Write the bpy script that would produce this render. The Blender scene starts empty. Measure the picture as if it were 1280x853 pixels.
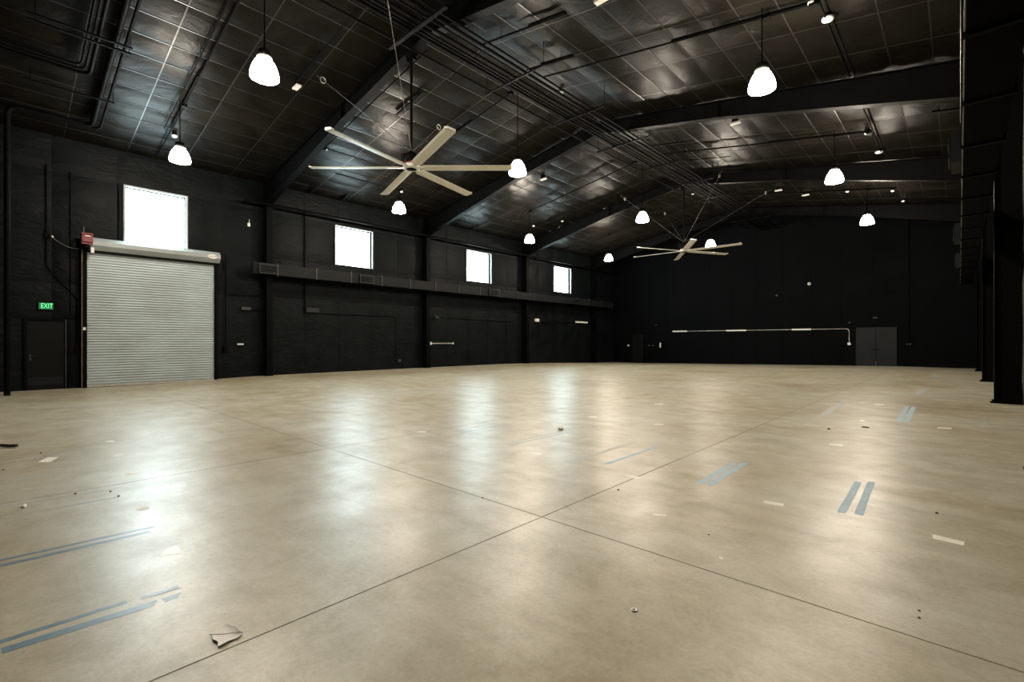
import bpy, math, random
from mathutils import Vector, Matrix
random.seed(7)
scn = bpy.context.scene
COL = scn.collection
# ------------------------------------------------------------------ camera
TH, FPX, V0, CAMH = 0.7509, 599.3, 427.3, 1.5
cam = bpy.data.cameras.new('camera')
cam.sensor_width = 36.0
cam.lens = FPX * 36.0 / 1280.0
cam.shift_y = (V0 - 426.5) / 1280.0
cam.clip_start, cam.clip_end = 0.05, 200
camo = bpy.data.objects.new('camera', cam)
camo.location = (0, 0, CAMH)
camo.rotation_euler = (math.pi / 2, 0, TH)
COL.objects.link(camo)
scn.camera = camo
# ------------------------------------------------------------------ world, exposure
w = bpy.data.worlds.new('sky'); scn.world = w; w.use_nodes = True
bg = w.node_tree.nodes['Background']
bg.inputs[0].default_value = (0.62, 0.76, 0.9, 1); bg.inputs[1].default_value = 1.0
scn.view_settings.view_transform = 'Standard'
scn.view_settings.look = 'None'
scn.view_settings.gamma = 1.0
scn.view_settings.use_curve_mapping = False
scn.view_settings.exposure = 0.0
LAMP_E, WINDOW_E = 255.0, 29.0
LAMP_C, WINDOW_C = (1.0, 0.88, 0.72, 1), (0.72, 0.94, 1.0, 1)

# ------------------------------------------------------------------ pixel helpers (photo 1280 x 853)
SN, CS = math.sin(TH), math.cos(TH)
def ray(u, v):
    t = (u - 640) / FPX
    return (-SN + t * CS, CS + t * SN, (V0 - v) / FPX)
def on_floor(u, v, z=0.0):
    r = ray(u, v); k = (z - CAMH) / r[2]
    return Vector((r[0] * k, r[1] * k, z))
def on_x(u, v, X):
    r = ray(u, v); k = X / r[0]
    return Vector((X, r[1] * k, CAMH + r[2] * k))
def on_y(u, v, Y):
    r = ray(u, v); k = Y / r[1]
    return Vector((r[0] * k, Y, CAMH + r[2] * k))

# ------------------------------------------------------------------ hall dimensions
XL, XR, XC = -22.09, 0.63, -10.73          # inner faces of the columns, ridge
XWL, XWR = -22.55, 1.12                    # wall linings
YFAR, YNEAR = 37.38, -4.4
BAY = 8.5877
FRAMES = [-0.48 + k * BAY for k in range(5)]
MOD = BAY / 5.0
ZR, SL = 10.5, 1 / 6.0
def roof(x): return ZR - SL * abs(x - XC)
def sm(t):
    t = max(0.0, min(1.0, t)); return t * t * (3 - 2 * t)
def fz(x, y):
    """the slab falls gently towards the far left corner and towards the roller door"""
    a = -0.33 * sm((y - 22) / 17.0) * max(0, min(1, (-x - 3) / 17.0))
    b = -0.12 * sm((8.5 - y) / 5.0) * sm((-x - 13) / 8.0)
    return a + b
def on_roof(u, v, dz=0.0):
    r = ray(u, v)
    for sg in (-1, 1):
        k = (ZR - dz + SL * sg * XC - CAMH) / (r[2] + SL * sg * r[0])
        if k > 0 and (r[0] * k - XC) * sg >= 0:
            return Vector((r[0] * k, r[1] * k, CAMH + r[2] * k))

# ------------------------------------------------------------------ materials
def mat(name, col, rough=0.5, metal=0.0, spec=0.5, emit=None, strength=0.0):
    m = bpy.data.materials.new(name); m.use_nodes = True
    b = m.node_tree.nodes['Principled BSDF']
    b.inputs['Base Color'].default_value = (*col, 1)
    b.inputs['Roughness'].default_value = rough
    b.inputs['Metallic'].default_value = metal
    b.inputs['Specular IOR Level'].default_value = spec
    if emit:
        b.inputs['Emission Color'].default_value = emit
        b.inputs['Emission Strength'].default_value = strength
    return m
def nodes(m):
    return m.node_tree.nodes, m.node_tree.links, m.node_tree.nodes['Principled BSDF']
def pos_scaled(m, s):
    n, l, b = nodes(m)
    g = n.new('ShaderNodeNewGeometry'); v = n.new('ShaderNodeVectorMath'); v.operation = 'MULTIPLY'
    v.inputs[1].default_value = s
    l.new(g.outputs['Position'], v.inputs[0])
    return v.outputs[0]
def noise(m, vec, scale, detail=4, rough=0.55, dist=0.0):
    n, l, b = nodes(m)
    t = n.new('ShaderNodeTexNoise')
    t.inputs['Scale'].default_value = scale; t.inputs['Detail'].default_value = detail
    t.inputs['Roughness'].default_value = rough; t.inputs['Distortion'].default_value = dist
    l.new(vec, t.inputs['Vector'])
    return t.outputs['Fac']
def ramp(m, fac, stops):
    n, l, b = nodes(m)
    r = n.new('ShaderNodeValToRGB'); e = r.color_ramp.elements
    e[0].position, e[0].color = stops[0][0], (*stops[0][1], 1)
    e[1].position, e[1].color = stops[-1][0], (*stops[-1][1], 1)
    for p, c in stops[1:-1]:
        x = e.new(p); x.color = (*c, 1)
    l.new(fac, r.inputs[0])
    return r.outputs[0]
def mix(m, fac, a, b_, mode='MIX'):
    n, l, b = nodes(m)
    x = n.new('ShaderNodeMix'); x.data_type = 'RGBA'; x.blend_type = mode
    for sock, val in ((x.inputs[0], fac), (x.inputs[6], a), (x.inputs[7], b_)):
        if hasattr(val, 'is_linked'): l.new(val, sock)
        elif isinstance(val, (int, float)): sock.default_value = val
        else: sock.default_value = (*val, 1)
    return x.outputs[2]
def bump(m, fac, strength, dist):
    n, l, b = nodes(m)
    x = n.new('ShaderNodeBump'); x.inputs['Strength'].default_value = strength
    x.inputs['Distance'].default_value = dist
    l.new(fac, x.inputs['Height']); l.new(x.outputs[0], b.inputs['Normal'])
    return x
def vary(m, scale, lo, hi, detail=4, vec=(1, 1, 1), rough=None, bmp=None):
    n, l, b = nodes(m)
    p = pos_scaled(m, vec)
    f = noise(m, p, scale, detail)
    l.new(ramp(m, f, [(0.3, lo), (0.72, hi)]), b.inputs['Base Color'])
    if rough:
        r = n.new('ShaderNodeMapRange'); r.inputs['From Min'].default_value = 0.3; r.inputs['From Max'].default_value = 0.7
        r.inputs['To Min'].default_value, r.inputs['To Max'].default_value = rough
        l.new(f, r.inputs['Value']); l.new(r.outputs[0], b.inputs['Roughness'])
    if bmp: bump(m, noise(m, p, bmp[0], 5), bmp[1], bmp[2])
    return m
M = {}
# polished concrete
m = M['concrete'] = mat('polished concrete', (0.4, 0.35, 0.26), 0.3)
n, l, b = nodes(m)
p = pos_scaled(m, (1, 1, 1))
big = noise(m, p, 0.38, 6, 0.62, 0.5); mid = noise(m, p, 2.1, 8, 0.68, 0.3); fine = noise(m, p, 34, 5, 0.65); grit = noise(m, p, 120, 3, 0.6)
ps = pos_scaled(m, (0.7, 3.0, 1)); streak = noise(m, ps, 0.9, 5, 0.6, 0.3)
c1 = ramp(m, big, [(0.34, (0.41, 0.355, 0.24)), (0.46, (0.515, 0.475, 0.355)), (0.64, (0.57, 0.56, 0.475))])
c2 = ramp(m, mid, [(0.34, (0.76, 0.73, 0.66)), (0.6, (1, 1, 1))])
c3 = ramp(m, streak, [(0.34, (0.82, 0.79, 0.73)), (0.62, (1, 1, 1))])
c4 = ramp(m, fine, [(0.33, (0.86, 0.84, 0.80)), (0.6, (1, 1, 1))])
cc = mix(m, 1.0, c1, c2, 'MULTIPLY'); cc = mix(m, 0.9, cc, c3, 'MULTIPLY'); cc = mix(m, 0.9, cc, c4, 'MULTIPLY'); cc = mix(m, 0.6, cc, ramp(m, grit, [(0.32, (0.8, 0.78, 0.74)), (0.5, (1, 1, 1))]), 'MULTIPLY')
l.new(cc, b.inputs['Base Color'])
rr = n.new('ShaderNodeMapRange'); rr.inputs['From Min'].default_value = 0.3; rr.inputs['From Max'].default_value = 0.7
rr.inputs['To Min'].default_value, rr.inputs['To Max'].default_value = 0.41, 0.31
l.new(mid, rr.inputs['Value']); l.new(rr.outputs[0], b.inputs['Roughness'])
bump(m, fine, 0.05, 0.01)
M['joint'] = vary(mat('slab joint filler', (0.11, 0.09, 0.06), 0.8), 30, (0.17, 0.155, 0.12), (0.30, 0.275, 0.21))
# insulation facings and paints
def facing(name, lo, hi, rough, wr, st, spec=0.07):
    m = mat(name, lo, rough[0], spec=spec); n, l, b = nodes(m)
    p = pos_scaled(m, (1, 1, 1))
    f = noise(m, p, 1.3, 3)
    l.new(ramp(m, f, [(0.3, lo), (0.7, hi)]), b.inputs['Base Color'])
    r = n.new('ShaderNodeMapRange'); r.inputs['From Min'].default_value = 0.3; r.inputs['From Max'].default_value = 0.7
    r.inputs['To Min'].default_value, r.inputs['To Max'].default_value = rough
    l.new(f, r.inputs['Value']); l.new(r.outputs[0], b.inputs['Roughness'])
    w1 = noise(m, pos_scaled(m, wr), 1.6, 4, 0.5, 1.6); w2 = noise(m, p, 6, 3, 0.5, 2.0)
    bump(m, mix(m, 0.14, w1, w2), st, 0.1)
    return m
M['roof_facing'] = facing('black roof insulation facing', (0.0042, 0.0036, 0.0027), (0.0085, 0.0074, 0.0056), (0.34, 0.42), (1.0, 0.7, 1.0), 0.24, 0.045)
M['wall_facing'] = facing('black wall insulation facing', (0.0026, 0.0038, 0.0043), (0.0056, 0.0076, 0.0084), (0.44, 0.56), (1, 1.0, 2.2), 0.36, 0.08)
M['grey_facing'] = facing('grey wall insulation facing', (0.035, 0.033, 0.029), (0.07, 0.066, 0.058), (0.5, 0.65), (1, 1.0, 2.2), 0.4)
M['seam'] = vary(mat('insulation seam tape', (0.035, 0.034, 0.03), 0.4, spec=0.3), 3, (0.010, 0.0095, 0.0085), (0.02, 0.019, 0.017))
M['black_steel'] = vary(mat('black painted steel', (0.01, 0.01, 0.01), 0.42, spec=0.055), 2.5, (0.0012, 0.0013, 0.0013), (0.0024, 0.0025, 0.0025), rough=(0.5, 0.65))
M['pipe'] = vary(mat('black painted pipe', (0.012, 0.012, 0.012), 0.6, spec=0.035), 5, (0.0018, 0.0018, 0.0018), (0.0036, 0.0036, 0.0034))
M['duct'] = vary(mat('charcoal painted duct', (0.03, 0.033, 0.035), 0.5, spec=0.12), 1.2, (0.0065, 0.0076, 0.0082), (0.0098, 0.0112, 0.012))
M['reg'] = vary(mat('grey register paint', (0.03, 0.033, 0.035), 0.45, spec=0.25), 1.5, (0.011, 0.0125, 0.0135), (0.016, 0.018, 0.0195))
M['strip'] = vary(mat('window light on duct edge', (0.2, 0.2, 0.18), 0.5), 4, (0.12, 0.12, 0.105), (0.2, 0.2, 0.18))  # pale colour standing for window light on the duct's lower edge
M['duct_black'] = vary(mat('black duct paint', (0.002, 0.002, 0.002), 0.7, spec=0.03), 2, (0.0009, 0.0009, 0.0008), (0.0018, 0.0018, 0.0016))
M['duct_edge'] = vary(mat('duct flange', (0.07, 0.07, 0.065), 0.45), 4, (0.006, 0.0068, 0.0073), (0.010, 0.0112, 0.012))
M['far_paint'] = vary(mat('black wall paint', (0.011, 0.0125, 0.0135), 0.62, spec=0.05), 0.7, (0.0007, 0.0012, 0.0015), (0.0015, 0.0023, 0.0028), rough=(0.6, 0.75))
M['door_paint'] = vary(mat('black door paint', (0.008, 0.0085, 0.009), 0.5, spec=0.15), 1.5, (0.0022, 0.0024, 0.0026), (0.004, 0.0043, 0.0046))
M['slate_paint'] = vary(mat('slate door paint', (0.02, 0.0245, 0.028), 0.5, spec=0.2), 1.1, (0.0055, 0.0075, 0.009), (0.008, 0.0105, 0.0125))
M['slat'] = vary(mat('grey roller slat paint', (0.4, 0.43, 0.40), 0.42), 1.1, (0.30, 0.35, 0.355), (0.39, 0.465, 0.485), vec=(1, 0.8, 1.3), rough=(0.36, 0.5))
M['hood'] = vary(mat('grey hood paint', (0.4, 0.41, 0.38), 0.42), 0.9, (0.22, 0.245, 0.24), (0.29, 0.33, 0.335))
M['red'] = vary(mat('red operator housing', (0.33, 0.012, 0.022), 0.4), 9, (0.13, 0.005, 0.012), (0.19, 0.008, 0.017))
M['white'] = vary(mat('white plastic', (0.75, 0.74, 0.7), 0.5), 8, (0.66, 0.65, 0.61), (0.8, 0.79, 0.75))
M['galv'] = vary(mat('bare galvanised steel', (0.55, 0.54, 0.5), 0.35, 0.7), 12, (0.45, 0.44, 0.41), (0.62, 0.61, 0.57))
M['wire'] = vary(mat('steel cable', (0.12, 0.115, 0.105), 0.4, 0.6), 14, (0.08, 0.077, 0.07), (0.15, 0.145, 0.13))
M['brown'] = vary(mat('rusted guide edge', (0.09, 0.055, 0.035), 0.6), 6, (0.05, 0.032, 0.022), (0.13, 0.085, 0.06))
M['blade'] = vary(mat('anodised fan blade', (0.52, 0.48, 0.40), 0.42), 3, (0.70, 0.69, 0.635), (0.78, 0.77, 0.715))
M['jamb'] = vary(mat('window jamb trim', (0.38, 0.43, 0.45), 0.5), 3, (0.33, 0.38, 0.4), (0.42, 0.47, 0.49))
M['winframe'] = vary(mat('window frame', (0.06, 0.065, 0.068), 0.5), 3, (0.02, 0.022, 0.023), (0.035, 0.038, 0.04))
M['text'] = mat('dark lettering', (0.03, 0.035, 0.04), 0.6)
M['pane'] = mat('daylit window pane', (0.8, 0.85, 0.88), 0.3, emit=WINDOW_C, strength=WINDOW_E)
M['shade'] = mat('glowing lamp shade', (0.9, 0.88, 0.82), 0.4, emit=LAMP_C, strength=LAMP_E)
M['exit_face'] = mat('exit sign face', (0.01, 0.09, 0.035), 0.4, emit=(0.02, 0.35, 0.10, 1), strength=0.25)
M['exit_text'] = mat('exit sign letters', (0.2, 0.8, 0.4), 0.4, emit=(0.12, 1.0, 0.36, 1), strength=1.0)
M['tape_blue'] = vary(mat('worn blue floor tape', (0.2, 0.34, 0.42), 0.55), 14, (0.29, 0.43, 0.52), (0.40, 0.55, 0.63))
M['tape_slate'] = vary(mat('slate blue floor tape', (0.12, 0.19, 0.23), 0.36), 12, (0.11, 0.19, 0.25), (0.17, 0.27, 0.34))
M['tape_faint'] = vary(mat('rubbed blue floor tape', (0.27, 0.30, 0.29), 0.5), 9, (0.33, 0.37, 0.36), (0.44, 0.42, 0.34))
M['tape_white'] = vary(mat('white floor tape', (0.68, 0.65, 0.56), 0.55), 18, (0.76, 0.73, 0.65), (0.86, 0.84, 0.77))
M['residue'] = vary(mat('pale tape residue', (0.6, 0.58, 0.5), 0.36), 12, (0.55, 0.53, 0.45), (0.62, 0.6, 0.52))
M['paper'] = vary(mat('torn paper', (0.6, 0.56, 0.48), 0.7), 25, (0.84, 0.81, 0.74), (0.92, 0.89, 0.83))
M['dark_bit'] = vary(mat('dark scrap', (0.035, 0.028, 0.022), 0.7), 40, (0.02, 0.017, 0.014), (0.06, 0.045, 0.035))

# ------------------------------------------------------------------ mesh builder
class MB:
    def __init__(s): s.v, s.f, s.sm = [], [], []
    def add(s, vs, fs, smooth=False):
        o = len(s.v); s.v += [tuple(x) for x in vs]
        for f in fs: s.f.append(tuple(i + o for i in f)); s.sm.append(smooth)
        return s
    def box(s, x0, x1, y0, y1, z0, z1):
        vs = [(x, y, z) for x in (x0, x1) for y in (y0, y1) for z in (z0, z1)]
        return s.add(vs, [(0, 1, 3, 2), (4, 6, 7, 5), (0, 4, 5, 1), (2, 3, 7, 6), (0, 2, 6, 4), (1, 5, 7, 3)])
    def cbox(s, c, dx, dy, dz): return s.box(c[0]-dx/2, c[0]+dx/2, c[1]-dy/2, c[1]+dy/2, c[2]-dz/2, c[2]+dz/2)
    def bar(s, a, b_, wd, ht, up=(0, 0, 1)):
        """rectangular bar from a to b"""
        a, b_ = Vector(a), Vector(b_); d = (b_ - a).normalized(); up = Vector(up)
        if abs(d.dot(up)) > 0.97: up = Vector((1, 0, 0))
        sd = d.cross(up).normalized() * wd / 2; u2 = sd.cross(d).normalized() * ht / 2
        vs = [q + i * sd + j * u2 for q in (a, b_) for i, j in ((-1, -1), (1, -1), (1, 1), (-1, 1))]
        return s.add(vs, [(3, 2, 1, 0), (4, 5, 6, 7), (0, 1, 5, 4), (1, 2, 6, 5), (2, 3, 7, 6), (3, 0, 4, 7)])
    def tube(s, pts, r, k=8, cap=True):
        pts = [Vector(q) for q in pts]; o = []
        ref = None
        for i, q in enumerate(pts):
            d = ((pts[i+1] if i + 1 < len(pts) else q) - (pts[i-1] if i else q)).normalized()
            if ref is None:
                ref = Vector((0, 0, 1)) if abs(d.z) < 0.9 else Vector((1, 0, 0))
            a = (ref - d * ref.dot(d)).normalized(); b_ = d.cross(a); ref = a
            o += [q + r * (math.cos(2*math.pi*j/k) * a + math.sin(2*math.pi*j/k) * b_) for j in range(k)]
        fs = [(i*k+j, i*k+(j+1) % k, (i+1)*k+(j+1) % k, (i+1)*k+j) for i in range(len(pts)-1) for j in range(k)]
        s.add(o, fs, True)
        if cap:
            s.add(o[:k], [tuple(range(k))[::-1]]); s.add(o[-k:], [tuple(range(k))])
        return s
    def lathe(s, prof, k=16, c=(0, 0, 0), axis='z', smooth=True):
        vs = []
        for r, h in prof:
            for j in range(k):
                a = 2*math.pi*j/k; q = (r*math.cos(a), r*math.sin(a), h)
                if axis == 'x': q = (q[2], q[0], q[1])
                if axis == 'y': q = (q[1], q[2], q[0])
                vs.append((q[0]+c[0], q[1]+c[1], q[2]+c[2]))
        fs = [(i*k+j, i*k+(j+1) % k, (i+1)*k+(j+1) % k, (i+1)*k+j) for i in range(len(prof)-1) for j in range(k)]
        return s.add(vs, fs, smooth)
    def prism(s, poly, ax, a0, a1):
        """polygon in the two other axes (in xyz order) extruded along ax"""
        def P(q, t): return {'x': (t, q[0], q[1]), 'y': (q[0], t, q[1]), 'z': (q[0], q[1], t)}[ax]
        k = len(poly); vs = [P(q, a0) for q in poly] + [P(q, a1) for q in poly]
        return s.add(vs, [tuple(range(k)), tuple(range(k, 2*k))[::-1]] + [(i, k+i, k+(i+1) % k, (i+1) % k) for i in range(k)])
    def grid(s, fn, nu, nv, smooth=True):
        vs = [fn(i/nu, j/nv) for i in range(nu+1) for j in range(nv+1)]
        return s.add(vs, [(i*(nv+1)+j, (i+1)*(nv+1)+j, (i+1)*(nv+1)+j+1, i*(nv+1)+j+1) for i in range(nu) for j in range(nv)], smooth)
    def mesh(s, name, material):
        me = bpy.data.meshes.new(name); me.from_pydata(s.v, [], s.f); me.update()
        me.polygons.foreach_set('use_smooth', s.sm)
        me.materials.append(material if not isinstance(material, str) else M[material])
        return me
    def build(s, name, material, parent=None, local=False):
        me = s.mesh(name, material)
        return place(name, me, parent, local)
def wloc(o):
    q = Vector((0, 0, 0))
    while o: q += o.location; o = o.parent
    return q
def place(name, me, parent=None, local=False, loc=None):
    o = bpy.data.objects.new(name, me); COL.objects.link(o)
    if parent:
        o.parent = parent
        if not local: o.location = -wloc(parent)
    if loc is not None: o.location = Vector(loc) - (wloc(parent) if parent else Vector())
    return o
def tag(o, label, cat, group=None):
    o['label'] = label; o['category'] = cat
    if group: o['group'] = group
    return o
def thing(name, label, cat, loc, group=None):
    o = bpy.data.objects.new(name, None); o.empty_display_size = 0.2; o.location = loc
    COL.objects.link(o); return tag(o, label, cat, group)
def struct(o): o['kind'] = 'structure'; return o
def sroot(name, loc=(0, 0, 0)):
    o = bpy.data.objects.new(name, None); o.location = loc; COL.objects.link(o); return struct(o)
def copy_tree(o, parent=None):
    c = o.copy(); COL.objects.link(c)
    if parent: c.parent = parent
    for ch in list(o.children): copy_tree(ch, c)
    return c
def fillet(pts, r, k=5):
    pts = [Vector(q) for q in pts]; out = [pts[0]]
    for i in range(1, len(pts)-1):
        a, b_, c = pts[i-1], pts[i], pts[i+1]
        d1, d2 = (a-b_), (c-b_); rr_ = min(r, d1.length*0.45, d2.length*0.45)
        p0, p1 = b_ + d1.normalized()*rr_, b_ + d2.normalized()*rr_
        for t in range(k+1):
            t /= k; out.append((1-t)**2*p0 + 2*t*(1-t)*b_ + t*t*p1)
    return out + [pts[-1]]
def text_mesh(txt, size, name, depth=0.004):
    cu = bpy.data.curves.new(name, 'FONT'); cu.body = txt; cu.size = size; cu.extrude = depth
    cu.align_x = 'CENTER'; cu.align_y = 'CENTER'; cu.resolution_u = 2
    t = bpy.data.objects.new(name, cu); COL.objects.link(t)
    me = bpy.data.meshes.new_from_object(t.evaluated_get(bpy.context.evaluated_depsgraph_get()))
    bpy.data.objects.remove(t); return me

# ================================================================== FLOOR
base = MB()
base.grid(lambda a, b_: ((x := XWL-0.4 + a*(XWR+0.5-XWL+0.4)), (y := YNEAR-0.3 + b_*(YFAR-YNEAR+0.6)), fz(x, y)-0.02), 40, 60)
base.grid(lambda a, b_: ((x := XWL-0.4 + a*(XWR+0.5-XWL+0.4)), YNEAR-0.3 + (1-b_)*(YFAR-YNEAR+0.6), -0.6), 1, 1)
floor = struct(base.build('floor', 'joint'))
XJ = [XWL-0.3, -6.47, -2.61, XWR+0.3]; YJ = [YNEAR-0.2, 3.17, YFAR+0.2]
G = 0.0055
for i in range(3):
    for j in range(2):
        x0, x1, y0, y1 = XJ[i]+G, XJ[i+1]-G, YJ[j]+G, YJ[j+1]-G
        nx, ny = max(3, int((x1-x0)/0.8)), max(3, int((y1-y0)/0.8))
        s = MB()
        s.grid(lambda a, b_: ((x := x0+a*(x1-x0)), (y := y0+b_*(y1-y0)), fz(x, y)), nx, ny)
        for (fa, nn) in ((lambda t: (x0, y0+(1-t)*(y1-y0)), ny), (lambda t: (x1, y0+t*(y1-y0)), ny), (lambda t: (x0+t*(x1-x0), y0), nx), (lambda t: (x0+(1-t)*(x1-x0), y1), nx)):
            s.grid(lambda a, b_: (*(q := fa(a)), fz(*q)-0.019*b_), nn, 1, False)
        s.build('slab', 'concrete', floor)

def filler(fa, fb, nn):
    s = MB(); a, b_ = Vector(fa), Vector(fb); d_ = (b_-a).normalized(); nr = Vector((-d_.y, d_.x, 0))*(G+0.0005)
    def fn(t, w__):
        q = a + (b_-a)*t + nr*(1-2*w__); return (q.x, q.y, fz(q.x, q.y)-0.0025)
    s.grid(fn, nn, 1)
    s.build('joint_filler', 'joint', floor)
for xj in XJ[1:3]: filler((xj, YJ[0], 0), (xj, YJ[2], 0), 100)
filler((XJ[0], YJ[1], 0), (XJ[3], YJ[1], 0), 60)

# ================================================================== CEILING
def panel_variant(k, w_, d_):
    """a pillowed insulation panel: local x across w_, y along d_, sagging down between its seams"""
    rnd = random.Random(k); s = MB()
    A = rnd.uniform(0.015, 0.042); tx, ty = rnd.uniform(-0.35, 0.35), rnd.uniform(-0.3, 0.3)
    wv = rnd.uniform(0, 6.28); wa = rnd.uniform(0.004, 0.012)
    def fn(a, b_):
        e = (1-(2*a-1)**2) * (1-(2*b_-1)**4)
        return ((a-0.5)*w_, (b_-0.5)*d_, -A*e*(1+tx*(2*a-1)+ty*(2*b_-1)) - wa*e*math.sin(wv+9*a+7*b_))
    s.grid(lambda a, b_: fn(1-a, b_), 4, 5)
    return s.mesh('insulation_panel', 'roof_facing')
def ceiling_side(name, sg, xout):
    n_c = round(abs(xout - XC) / 0.86); cw = abs(xout - XC) / n_c
    y_rows = [FRAMES[0] + 0.3 + k*MOD for k in range(-2, 23)]
    y_rows = [YNEAR-0.1] + [y for y in y_rows if YNEAR+0.3 < y < YFAR-0.3] + [YFAR+0.1]
    deck = MB()
    deck.prism([(XC, ZR+0.12), (xout + sg*0.4, roof(xout + sg*0.4)+0.12), (xout + sg*0.4, roof(xout+sg*0.4)+0.3), (XC, ZR+0.3)], 'y', YNEAR-0.2, YFAR+0.2)
    c = struct(deck.build(name, 'roof_facing'))
    ang = math.atan(SL) * sg
    L = cw / math.cos(math.atan(SL))
    var = [panel_variant(100*(sg+1)+k, L, MOD) for k in range(9)]
    rnd = random.Random(3+sg)
    for i in range(n_c):
        xm = XC + sg*cw*(i+0.5)
        for j in range(len(y_rows)-1):
            y0, y1 = y_rows[j], y_rows[j+1]
            o = place('insulation_panel', rnd.choice(var), c, loc=(xm, (y0+y1)/2, roof(xm)+0.0))
            o.rotation_euler = (0, ang, 0); o.scale = (1, (y1-y0)/MOD, 1)
            if rnd.random() < 0.5: o.rotation_euler = (0, -ang, math.pi)
    for i in range(n_c+1):
        x = XC + sg*cw*i
        if i == 0 and sg > 0: continue
        MB().bar((x, YNEAR, roof(x)-0.004), (x, YFAR, roof(x)-0.004), 0.035, 0.012).build('purlin_seam', 'seam', c)
    for y in y_rows[1:-1]:
        MB().bar((XC, y, ZR-0.003), (xout, y, roof(xout)-0.003), 0.03, 0.01).build('sheet_seam', 'seam', c)
    return c
ceiling_side('ceiling', -1, XWL-0.1)
ceiling_side('ceiling', 1, XWR+0.1)

# ================================================================== WALLS
WIN = [(3.21, 5.10), (11.36, 13.39), (19.98, 22.10), (28.80, 30.95)]
WZ0, WZ1, WLOW = 5.33, 7.24, 5.06
def wall_panel(x, y0, y1, z0, z1, sg, parent, seed, material='wall_facing'):
    rnd = random.Random(seed); A = rnd.uniform(0.02, 0.06); t = rnd.uniform(-0.4, 0.4); ph = rnd.uniform(0, 6)
    s = MB()
    def fn(a, b_):
        e = (1-(2*a-1)**4) * (1-(2*b_-1)**6)
        return (x + sg*A*e*(1+t*(2*b_-1) + 0.25*math.sin(ph+7*b_+4*a)), y0+0.013+a*(y1-y0-0.026), z0+0.006+b_*(z1-z0-0.012))
    if sg > 0: s.grid(fn, 4, 6)
    else: s.grid(lambda a, b_: fn(1-a, b_), 4, 6)
    s.build('facing_panel', material, parent)
# left wall carcass with real window openings
w_ = MB(); xa, xb = XWL-0.35, XWL-0.02
ys = [YNEAR-0.2]
for a, b_ in WIN: ys += [a, b_]
ys.append(YFAR+0.2)
w_.box(xa, xb, ys[0], ys[-1], -0.6, WLOW); w_.box(xa, xb, ys[0], WIN[0][0], WLOW, WZ0); w_.box(xa, xb, WIN[0][1], ys[-1], WLOW, WZ0); w_.box(xa, xb, ys[0], ys[-1], WZ1, 8.75)
for k in range(0, len(ys), 2): w_.box(xa, xb, ys[k], ys[k+1], WZ0, WZ1)
wall_left = struct(w_.build('wall_left', 'door_paint'))
seams = sorted(set([YNEAR] + [FRAMES[0] + k*MOD for k in range(-2, 23) if YNEAR+0.2 < FRAMES[0]+k*MOD < YFAR-0.2] + [YFAR]))
EXIT_Y, ROLL_Y = (0.56, 1.64), (2.08, 6.05)
def minus(iv, holes):
    out = [iv]
    for h in holes:
        nx = []
        for a, b_ in out:
            if h[1] <= a or h[0] >= b_: nx.append((a, b_)); continue
            if h[0]-a > 0.05: nx.append((a, h[0]))
            if b_-h[1] > 0.05: nx.append((h[1], b_))
        out = nx
    return out
sd = 0
for k in range(len(seams)-1):
    for z0, z1, holes in ((-0.5, 2.28, [EXIT_Y, ROLL_Y]), (2.28, 3.5, [ROLL_Y]), (3.5, WZ0-0.08, [ROLL_Y]), (WZ0-0.08, WZ1+0.06, [(a-0.08, b_+0.08) for a, b_ in WIN]), (WZ1+0.06, 8.62, [])):
        if z0 == -0.5 and k > 5: z1 = 3.5
        if z0 == 2.28 and k > 5: continue
        for a, b_ in minus((seams[k], seams[k+1]), holes):
            sd += 1; wall_panel(XWL, a, b_, z0, z1, 1, wall_left, sd)
w_ = MB().box(XWL, XWL+0.02, *ROLL_Y, 4.5, WLOW-0.03)
w_.build('lintel_sheet', 'wall_facing', wall_left)
# right wall
wall_right = struct(MB().box(XWR+0.02, XWR+0.35, YNEAR-0.2, YFAR+0.2, -0.3, 8.75).build('wall_right', 'wall_facing'))
for k in range(len(seams)-1):
    for z0, z1 in ((0, 3.5), (3.5, 8.62)):
        sd += 1; wall_panel(XWR, seams[k], seams[k+1], z0, z1, -1, wall_right, sd, 'grey_facing')
# far and near gable walls
def gable(name, y0, y1):
    s = MB(); xo, xi = XWL-0.4, XWR+0.4
    s.prism([(xo, -0.6), (xi, -0.6), (xi, roof(xi)+0.2), (XC, ZR+0.2), (xo, roof(xo)+0.2)], 'y', y0, y1)
    return struct(s.build(name, 'far_paint'))
wall_far = gable('wall_far', YFAR+0.03, YFAR+0.4)
gable('wall_near', YNEAR-0.4, YNEAR)
nb = 14; xs = [XWL + (XWR-XWL)*k/nb for k in range(nb+1)]; xs[7] = XC
for k in range(nb):
    a, b_ = xs[k]+0.004, xs[k+1]-0.004
    for z0, z1 in ((-0.5, 4.55), (4.556, None)):
        s = MB()
        top = [(b_, roof(b_)-0.0), (a, roof(a)-0.0)] if z1 is None else [(b_, z1), (a, z1)]
        s.prism([(a, z0), (b_, z0)] + top, 'y', YFAR, YFAR+0.03)
        s.build('liner_panel', 'far_paint', wall_far)

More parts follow.
